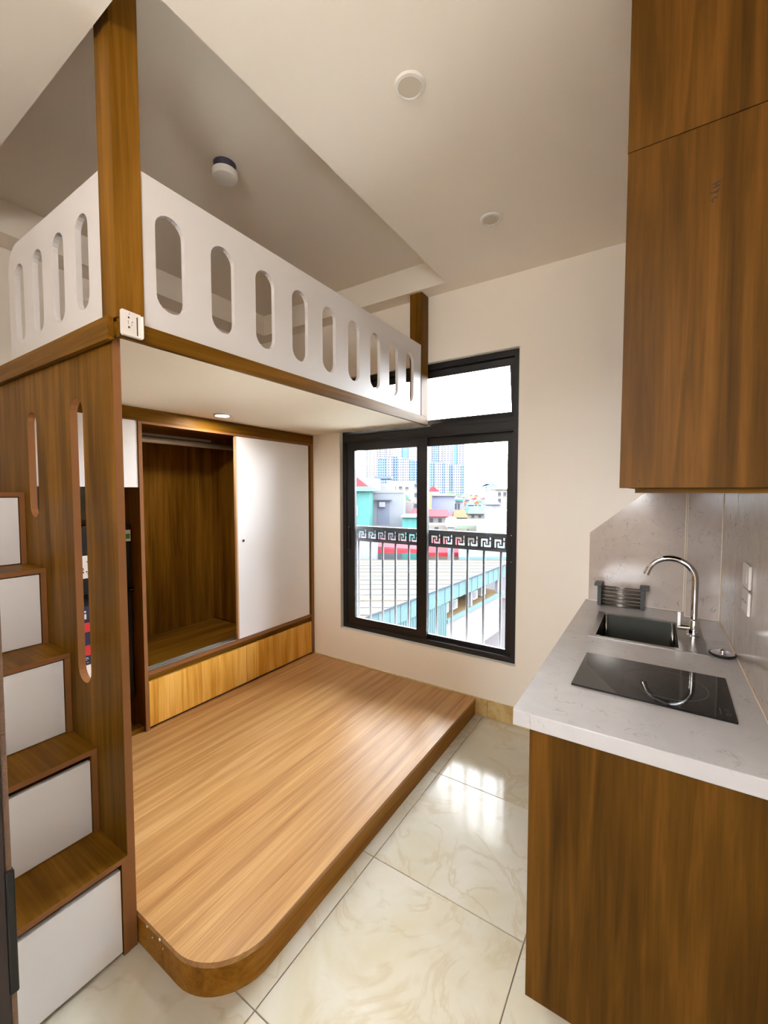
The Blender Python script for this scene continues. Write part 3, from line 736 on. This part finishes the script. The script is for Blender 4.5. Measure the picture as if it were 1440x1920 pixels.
def hip(bm, x0, x1, y0, y1, z0, z1, ins):
    v = [bm.verts.new(p) for p in ((x0,y0,z0),(x1,y0,z0),(x1,y1,z0),(x0,y1,z0),(x0+ins,(y0+y1)/2,z1),(x1-ins,(y0+y1)/2,z1))]
    for f in ((3,2,1,0),(0,1,5,4),(1,2,5),(2,3,4,5),(3,0,4)): bm.faces.new([v[i] for i in f])

def house(name, label, cat, px0, px1, pt, D, depth, m, roof=None, windows=(), group=None, pb=None, wm=None):
    """a building whose street front spans px0..px1 and rises to row pt at distance D"""
    a0, zt_ = town(px0, pt, D); a1, _ = town(px1, pt, D); ac = (a0+a1)/2; hw = (a1-a0)/2
    zb = GZ if pb is None else town(px0, pb, D)[1]
    t = tthing(name, label, cat, ac, D, zb, group); h = zt_ - zb
    tobj('wall', box(-hw, hw, 0, depth, 0, h), m, t)
    if roof:
        kind, rm, pr = roof; rh = town(px0, pr, D)[1] - zb; bm = bmesh.new()
        if kind == 'gable': gable(bm, -hw, hw, 0, depth, h+.01, rh, .02*hw)
        elif kind == 'hip': hip(bm, -hw*1.06, hw*1.06, -.5, depth, h+.01, rh, hw*.3)
        elif kind == 'flat': bx(bm, -hw*1.08, hw*1.08, -.4, depth+.2, h+.01, rh)
        tobj('roof', bm, rm, t)
    for (wx0, wx1, wy0, wy1) in windows:
        b0, z1 = town(wx0, wy0, D); b1, z0 = town(wx1, wy1, D)
        f = tobj('window', box(b0-ac, b1-ac, -.06, -.001, z0-zb, z1-zb), wm or DRK, t)
        tobj('sill', box(b0-ac-.05, b1-ac+.05, -.16, -.061, z0-zb-.08, z0-zb), W_, f)
    return t, ac, hw, h, zb

g = obj('ground', box(-900, 900, -600, 1300, GZ-.5, GZ), ROAD); struct(g, 'pale paved ground far below the window', 'ground')

# --- the long shed right below, its edge running away from the window
E0, E1 = atz(520, 1217, -4), atz(945, 1058, -4)
sdir = (E1-E0).normalized(); sn = Vector((sdir.y, -sdir.x, 0))    # sn points away from the roof, to the right
SL = (E1-E0).length
sh = thing('long_shed', 'long shed with white sheet roof and pale teal fascia below the window', 'shed', (E0.x, E0.y, GZ))
sh.rotation_euler = (0, 0, math.atan2(-sdir.x, sdir.y))    # local x to the right, y away
ZR = -4-GZ; D0 = -6.0; SHEAR = .86
def sobj(name, bm, m, par=sh): return tobj(name, bm, m, par)
ypos = D0; k = 0
while ypos < SL + 1.2:
    dl = 1.55; y1 = min(ypos+dl, SL+2.0)
    bm = bmesh.new(); bx(bm, -15, .12, ypos, y1+.12, ZR-.03 - .0*k, ZR+.02)
    for v in bm.verts:
        if v.co.y < ypos+.01: v.co.z += .035
        v.co.z += .03*(-v.co.x)*0.6; v.co.y += SHEAR*v.co.x
    sobj('roof_sheet', bm, ROOFW if k % 3 else om_('warm_sheet', (68, 65, 58)))
    bm = bmesh.new(); bx(bm, -15, .12, y1+.02, y1+.14, ZR+.035, ZR+.05)
    for v in bm.verts: v.co.z += .03*(-v.co.x)*0.6 + .005; v.co.y += SHEAR*v.co.x
    sobj('rust_line', bm, RUST if k % 2 == 0 else SLA)
    ypos = y1; k += 1
ycorner = (atz(839, 1098, -4)-E0).dot(sdir)
def corr(bm, y0, y1, z0, z1, x, pitch=.22):
    y = y0
    while y < y1 - .01:
        ye = min(y+pitch, y1)
        bx(bm, x-.05, x, y, y+(ye-y)*.5, z0, z1); bx(bm, x-.05, x-.03, y+(ye-y)*.5, ye, z0, z1); y = ye
bm = bmesh.new(); corr(bm, D0, ycorner, 0, ZR-.9, .02); o = sobj('corrugated_wall', bm, TEL); o['kind'] = 'stuff'
bm = bmesh.new(); corr(bm, D0, SL, ZR-.95, ZR-.02, .10, .9); o = sobj('fascia', bm, TEL); o['kind'] = 'stuff'
sobj('gutter', box(.10, .17, D0, SL, ZR-.05, ZR+.03), DRK)
bm = bmesh.new(); corr(bm, ycorner, SL, 0, ZR-.95, -2.2, .35); o = sobj('rear_wall', bm, LIL); o['kind'] = 'stuff'
sobj('end_return', box(-2.2, -.03, ycorner-.1, ycorner, 0, ZR-.95), TEL)
sobj('ledge', box(-2.15, -.10, ycorner, SL, ZR-2.25, ZR-2.05), OCH)
sobj('lower_wall', box(-2.15, -.12, ycorner, SL, 0, ZR-2.26), om_('pinkish_render', (100, 95, 98)))
sobj('kerb_pipe', box(-.09, .06, ycorner, SL, ZR-2.25, ZR-2.03), TEL)
for yy in (ycorner+3.6, ycorner+8.2): sobj('column', box(-.35, -.15, yy, yy+.2, ZR-2.05, ZR-.95), W_)
for i, (yy, zz) in enumerate(((ycorner+.7, ZR-2.03), (ycorner+1.9, ZR-2.03), (ycorner+5.0, ZR-2.03), (ycorner+6.4, ZR-2.03))):
    ac_ = thing('outdoor_unit', ('white air conditioner unit nearest the corner under the shed eave', 'second white air conditioner unit under the shed eave', 'third white air conditioner unit under the shed eave, just past the column', 'farthest white air conditioner unit under the shed eave')[i],
                'air conditioner', sh.matrix_basis @ Vector((-1.2, yy, zz)), 'air conditioner units under the shed eave')
    ac_.location = (Matrix.Translation(sh.location) @ Matrix.Rotation(sh.rotation_euler.z, 4, 'Z')) @ Vector((-1.0, yy, zz)); ac_.rotation_euler = sh.rotation_euler
    tobj('casing', box(0, .35, 0, .8, -.0, .62, .02), om_('ac_white', (112, 110, 108)), ac_)
    bm = bmesh.new(); lathe(bm, (.352, .3, .31), [(.22, 0), (.22, .02), (.05, .03)], 20, 'x'); tobj('fan_grille', bm, GRY, ac_)

# --- red canopies and roofs just behind the shed
def canopy(name, label, px0, px1, yt, yb, D, dz, m, cat='canopy', ptilt=0):
    a0, z1 = town(px0, yt, D+dz); a1, _ = town(px1, yt+ptilt, D+dz); b0, z0 = town(px0, yb, D); b1, z0b = town(px1, yb+ptilt, D)
    z1b = town(px1, yt+ptilt, D+dz)[1]
    ac = (b0+b1)/2; t = tthing(name, label, cat, ac, D, GZ); bm = bmesh.new()
    vs = [bm.verts.new(p) for p in ((b0-ac, 0, z0-GZ), (b1-ac, 0, z0b-GZ), (a1-ac, dz, z1b-GZ), (a0-ac, dz, z1-GZ))]
    f = bm.faces.new(vs); r = bmesh.ops.extrude_face_region(bm, geom=[f]); bmesh.ops.translate(bm, verts=[v for v in r['geom'] if isinstance(v, bmesh.types.BMVert)], vec=(0, 0, -.12))
    bmesh.ops.recalc_face_normals(bm, faces=bm.faces[:]); tobj('roof_sheet', bm, m, t)
    for x in (b0-ac+.1, b1-ac-.2): tobj('post', box(x, x+.12, .1, .22, 0, min(z0, z0b)-GZ-.12), GRY, t)
    tobj('fascia', box(b0-ac, b1-ac, -.06, -.01, min(z0, z0b)-GZ-.35, min(z0, z0b)-GZ-.02), om_('bright_red', (124, 34, 38)) if m is RED else m, t)
    return t
canopy('red_canopy', 'long red canopy behind the shed, seen through the left railing bars', 696, 788, 1008, 1024, 37, 4, RED, ptilt=6)
canopy('red_canopy', 'red canopy behind the shed, seen through the right railing bars', 790, 866, 1010, 1036, 42, 3, RED)
canopy('teal_roof', 'pale teal sheet roof at the far end of the shed', 860, 985, 1018, 1044, 36, 5, TEL, 'roof')
canopy('green_roof', 'pale green lean-to roof above the railing at right', 838, 926, 973, 985, 45.5, 3, GRN, 'roof')
house('low_building', 'pale block between the red canopies and the grey house', 'building', 640, 706, 1002, 35.8, 1, LIL)
house('low_building', 'low stained wall beneath the red tiled roof', 'building', 790, 848, 984, 49, 3, BEI, windows=((815, 822, 988, 996),))
house('low_building', 'low pale house right of the grey lean-to', 'building', 900, 965, 985, 42, 3, W_)

# --- left window pane, near to far
t_, ac, hw, h, zb = house('teal_building', 'teal sheet clad building at the left edge of the view', 'building', 628, 692, 921, 44, 3.5, TEA, windows=((664, 671, 948, 965),), wm=W_)
bm = bmesh.new(); bx(bm, -hw-.3, hw+.4, -.6, 3.5, h+.01, h+.35); tobj('roof', bm, om_('teal_light', (74, 104, 102)), t_)
t_, ac, hw, h, zb = house('grey_building', 'pale grey house with an air conditioner below its window hood', 'building', 692, 757, 924, 48, 4.5, GRY, windows=((708, 730, 939, 985),), wm=om_('shade_grey', (76, 80, 92)))
a, z = town(720, 938, 48); tobj('window_hood', box(a-ac-1.0, a-ac+.9, -.5, -.07, z-zb, z-zb+.12), SLA, t_)
a, z = town(717, 946, 48); o = tobj('outdoor_unit', box(a-ac-.35, a-ac+.35, -.45, -.07, z-zb-.3, z-zb+.3, .03), W_, t_)
tobj('parapet', box(-hw, hw, -.1, .1, h+.01, h+.3), GRY, t_)
house('red_roof_house', 'house with a red gable at the far left of the view', 'house', 632, 690, 912, 62, 6, om_('pale_teal_wall', (84, 106, 102)), ('gable', RED, 889))
house('white_house', 'white house with a small dark window behind the teal building', 'house', 681, 707, 897, 72, 6, W_, windows=((685, 691, 905, 909),))
t_, ac, hw, h, zb = house('terrace_building', 'pale building with a dark slatted canopy on its terrace', 'building', 703, 735, 906, 80, 8, W_, windows=((707, 714, 907, 911),))
bm = bmesh.new(); bx(bm, -hw, hw*.9, -.5, 5, h+.8, h+1.3); tobj('terrace_canopy', bm, SLA, t_)
for x in (-hw+.2, hw*.8): tobj('canopy_post', box(x, x+.15, .1, .25, h, h+.8), GRY, t_)
house('beige_building', 'wide beige old apartment block in the middle distance', 'building', 728, 778, 902, 92, 10, BEI, windows=((736, 742, 912, 916), (748, 754, 912, 916), (760, 766, 913, 917), (740, 750, 920, 925)))
house('white_tower_house', 'narrow white house with stacked dark windows beside the window mullion', 'house', 776, 787, 906, 54, 3.5, om_('white_wall', (116, 114, 114)), windows=((777, 782, 907, 914), (777, 782, 924, 932), (777, 782, 944, 952)))
house('green_gable_house', 'small house with a green gable wall', 'house', 755, 768, 938, 56, 5, BEI, ('gable', om_('green_gable', (72, 102, 86)), 926))
house('brick_house', 'pale house under the green gable', 'house', 757.5, 775, 941, 53, 2, om_('faint_pink_wall', (104, 96, 98)))
house('teal_shed', 'teal sheet shed with a white roof left of the window mullion', 'shed', 754, 788, 970, 43, 4, TEA, ('flat', W_, 967))
house('red_roof_house', 'low house with a small red roof left of the window mullion', 'house', 770, 788, 964, 49.5, 3, BEI, ('hip', RED, 955))
# --- right window pane
house('lilac_building', 'lilac box house right of the window mullion', 'building', 810, 853, 930, 62, 3.8, LIL, ('flat', W_, 926))
house('yellow_building', 'pale yellow house wall tight against the window mullion', 'building', 789, 809, 922, 58, 3.5, YEL)
house('red_roof_house', 'house with a red gable above the lilac block', 'house', 800, 824, 922, 70, 6, W_, ('gable', RED, 911))
house('red_roof_house', 'house with a long red hipped roof behind the railing', 'house', 790, 846, 968, 53, 4, om_('stained_wall', (100, 92, 92)), ('hip', RED, 956), windows=((806, 812, 972, 980), (822, 828, 972, 980)))
house('orange_roof_house', 'house with an orange tiled roof beside the red one', 'house', 850, 876, 970, 54, 3, BEI, ('hip', ORA, 957))
house('teal_roof_shed', 'long shed with a teal sloping roof at right', 'shed', 878, 936, 963, 58, 8, BEI, ('hip', TEA, 951), windows=((884, 889, 966, 971), (897, 902, 966, 971), (912, 917, 966, 971)))
house('grey_block', 'pale grey block at the right edge of the view', 'building', 921, 968, 958, 49, 6, om_('light_grey_wall', (100, 100, 104)))
house('concrete_building', 'unfinished concrete building at the right edge of the view', 'building', 929, 958, 918, 78, 8, BEI, ('flat', W_, 916), windows=((934, 939, 923, 930), (944, 949, 923, 930), (934, 939, 935, 942)))
t_, ac, hw, h, zb = house('canopy_building', 'pale building with a blue roof canopy on the skyline', 'building', 909, 931, 919, 120, 12, om_('sky_grey_wall', (96, 96, 106)), windows=((924, 929, 921, 925),))
bm = bmesh.new(); hip(bm, -hw*1.15, hw*1.6, -1, 12, h+.9, h+1.9, 3); tobj('roof_canopy', bm, BLU, t_)
for x in (-hw+.2, hw-.4): tobj('canopy_post', box(x, x+.3, .1, .4, h, h+.9), BLU, t_)
house('slate_roof_house', 'house with a slate grey roof under the concrete building', 'house', 911, 938, 946, 74, 7, W_, ('hip', SLA, 935))
house('white_house', 'white house with a teal awning beside the lilac block', 'house', 855, 868, 940, 66, 6, W_, ('flat', TEA, 936), windows=((853, 856, 944, 955), (859, 862, 944, 955)))
house('white_house', 'small white house on top of the lilac block roofline', 'house', 831, 842, 925, 96, 6, om_('white_wall', (116, 114, 114)))
dishm = om_('dish_white', (110, 108, 106))
a, z = town(846, 978, 41); dt = tthing('water_tank', 'rounded white water tank in front of the red roof', 'tank', a, 41, GZ)
bm = bmesh.new(); lathe(bm, (0, 0, z-GZ), [(.05, -.55), (.55, -.5), (.62, 0), (.5, .35), (.1, .5)], 20); tobj('tank_shell', bm, dishm, dt, True)
tobj('tank_stand', box(-.3, .3, -.3, .3, 0, z-GZ-.56), GRY, dt)
# distant small houses along the skyline
rnd = random.Random(7)
kinds = [(W_, RED, 'red'), (BEI, ORA, 'orange'), (om_('white_wall', (116, 114, 114)), SLA, 'slate grey'), (LIL, TEA, 'teal'), (YEL, GRN, 'pale green')]
spots = [(842, 852, 931, 150), (855, 867, 930, 125), (866, 875, 929, 170), (872, 882, 926, 200), (880, 891, 925, 180), (888, 898, 928, 140), (897, 908, 927, 160),
         (868, 878, 939, 90), (878, 889, 944, 80), (888, 899, 941, 84), (898, 911, 944, 86), (903, 912, 934, 110), (871, 880, 934, 115), (884, 894, 934, 120)]
where = ['just right of the tall towers', 'below the tall towers', 'second along the skyline', 'third along the skyline', 'fourth along the skyline', 'fifth along the skyline', 'left of the blue canopy',
         'behind the orange roof', 'right above the teal shed', 'in the middle row', 'below the blue canopy building', 'tucked before the blue canopy building', 'behind the white awning house', 'in the second row']
for i, (p0, p1, pt, D) in enumerate(spots):
    wm_, rm_, nm_ = kinds[(i*2 + i//3) % 5]
    house('distant_house', 'small distant house with %s roof %s' % (nm_, where[i]), 'house', p0, p1, pt+3, D, D*.05, wm_, ('gable' if i % 2 else 'hip', rm_, pt-1),
          group='small houses in the distance', windows=(((p0*.6+p1*.4)-1, (p0*.6+p1*.4)+1, pt+4.5, pt+7.5),))
for i, (p0, p1, pt, D) in enumerate(((838, 850, 921, 210), (848, 862, 924, 190), (892, 906, 937, 100))):
    a0, z = town(p0, pt, D); a1, _ = town(p1, pt, D)
    tr = tthing('tree', ('dark green treetop at the foot of the towers', 'second treetop right of the first at the towers', 'green treetop among the distant houses')[i], 'tree', (a0+a1)/2, D)
    bm = bmesh.new()
    for q in range(7):
        r = (a1-a0)*(.22+.12*rnd.random()); bmesh.ops.create_icosphere(bm, subdivisions=2, radius=r, matrix=Matrix.Translation(((rnd.random()-.5)*(a1-a0)*.6, (rnd.random()-.5)*4, z-GZ-r*(.9+rnd.random()))))
    for v in bm.verts: v.co += Vector((rnd.random()-.5, rnd.random()-.5, rnd.random()-.5))*(a1-a0)*.05
    tobj('foliage', bm, FOL, tr)
    bm = bmesh.new(); cyl(bm, (0, 0, 0), (0, 0, z-GZ-(a1-a0)*.6), .5, .3, 8); tobj('trunk', bm, OCH, tr)
# apartment towers
def tower(label, D, bays, top, depth=18):
    a0 = town(bays[0][0], top, D)[0]; a1 = town(bays[-1][1], top, D)[0]; ac = (a0+a1)/2; zt_ = town(bays[0][0], top, D)[1]
    t = tthing('apartment_tower', label, 'tower', ac, D)
    for i, (p0, p1, m, dz, pr) in enumerate(bays):
        b0 = town(p0, top, D)[0]-ac; b1 = town(p1, top, D)[0]-ac
        tobj('facade_bay', box(b0, b1, -pr, depth, 0, zt_-GZ+dz), m, t)
    return t
fw = lambda n, w_, g_, a=3.4, b=3.0: facade('tower_' + n, [v*.80 for v in w_], [v*.60 for v in g_], a, b)
T1 = fw('blue', (78, 92, 108), (54, 70, 92)); T2 = fw('white', (110, 110, 116), (70, 78, 96)); T3 = fw('lilac', (98, 96, 112), (82, 84, 102), 3.4, 4.4)
T4 = fw('peach', (112, 108, 104), (104, 98, 96), 3.4, 4); T5 = mat('town_tower_glass', (54, 72, 92), .6, 0.0, 0.1); T6 = fw('greywhite', (108, 106, 108), (88, 90, 98), 3.4, 5)
tower('tall pale apartment tower at the back left of the view', 640, [(683, 694, T6, 0, 0), (694.2, 708, T4, 0, 2), (708.2, 716, T6, 0, 0), (716.2, 722, T2, 0, 2), (722.2, 735, T6, 0, 0), (735.2, 753, T4, 0, 2), (753.2, 766, T5, 0, -1), (766.2, 783, T4, 0, 1)], 790)
tower('tall bluish apartment tower at the back right of the view', 640, [(790, 812, T6, 0, 0), (812.2, 822, T1, 0, 2), (822.2, 832, T6, 0, 0), (832.2, 846, T3, 0, 2), (846.2, 851, T2, 0, 0), (851.2, 858, T5, 0, -1), (858.2, 872, T3, 0, 1)], 790)
tower('lower blue and white apartment tower in front of the back left one', 570, [(708, 725, T1, 0, 0), (725.2, 737, T3, 3, 2), (737.2, 746, T1, 4, 0), (746.2, 754, T2, 2, 2), (754.2, 767, T2, 0, 1), (767.2, 776, T1, -1, 0), (776.2, 790, T1, -3, 1)], 861)
tower('lower blue and white apartment tower in front of the back right one', 570, [(792, 815, T1, 0, 0), (815.2, 822, T2, 1, 2), (822.2, 829, T2, 1, 0), (829.2, 834, T1, 0, 1), (834.2, 842, T2, -1, 2), (842.2, 849, T1, -3, 0), (849.2, 857, T2, -3, 2), (857.2, 864, T2, -3, 1), (864.2, 871, T1, -4, 0)], 867)

for o in bpy.data.objects:      # fine marks too small to pick apart singly
    if o.parent and o.name.split('.')[0] in ('paint_speck', 'scribble', 'white_print', 'red_print', 'joint_line', 'small_print', 'screw_hole', 'pin_hole', 'marker_writing', 'screw', 'glazing_bead', 'sliding_track'):
        o['kind'] = 'stuff'
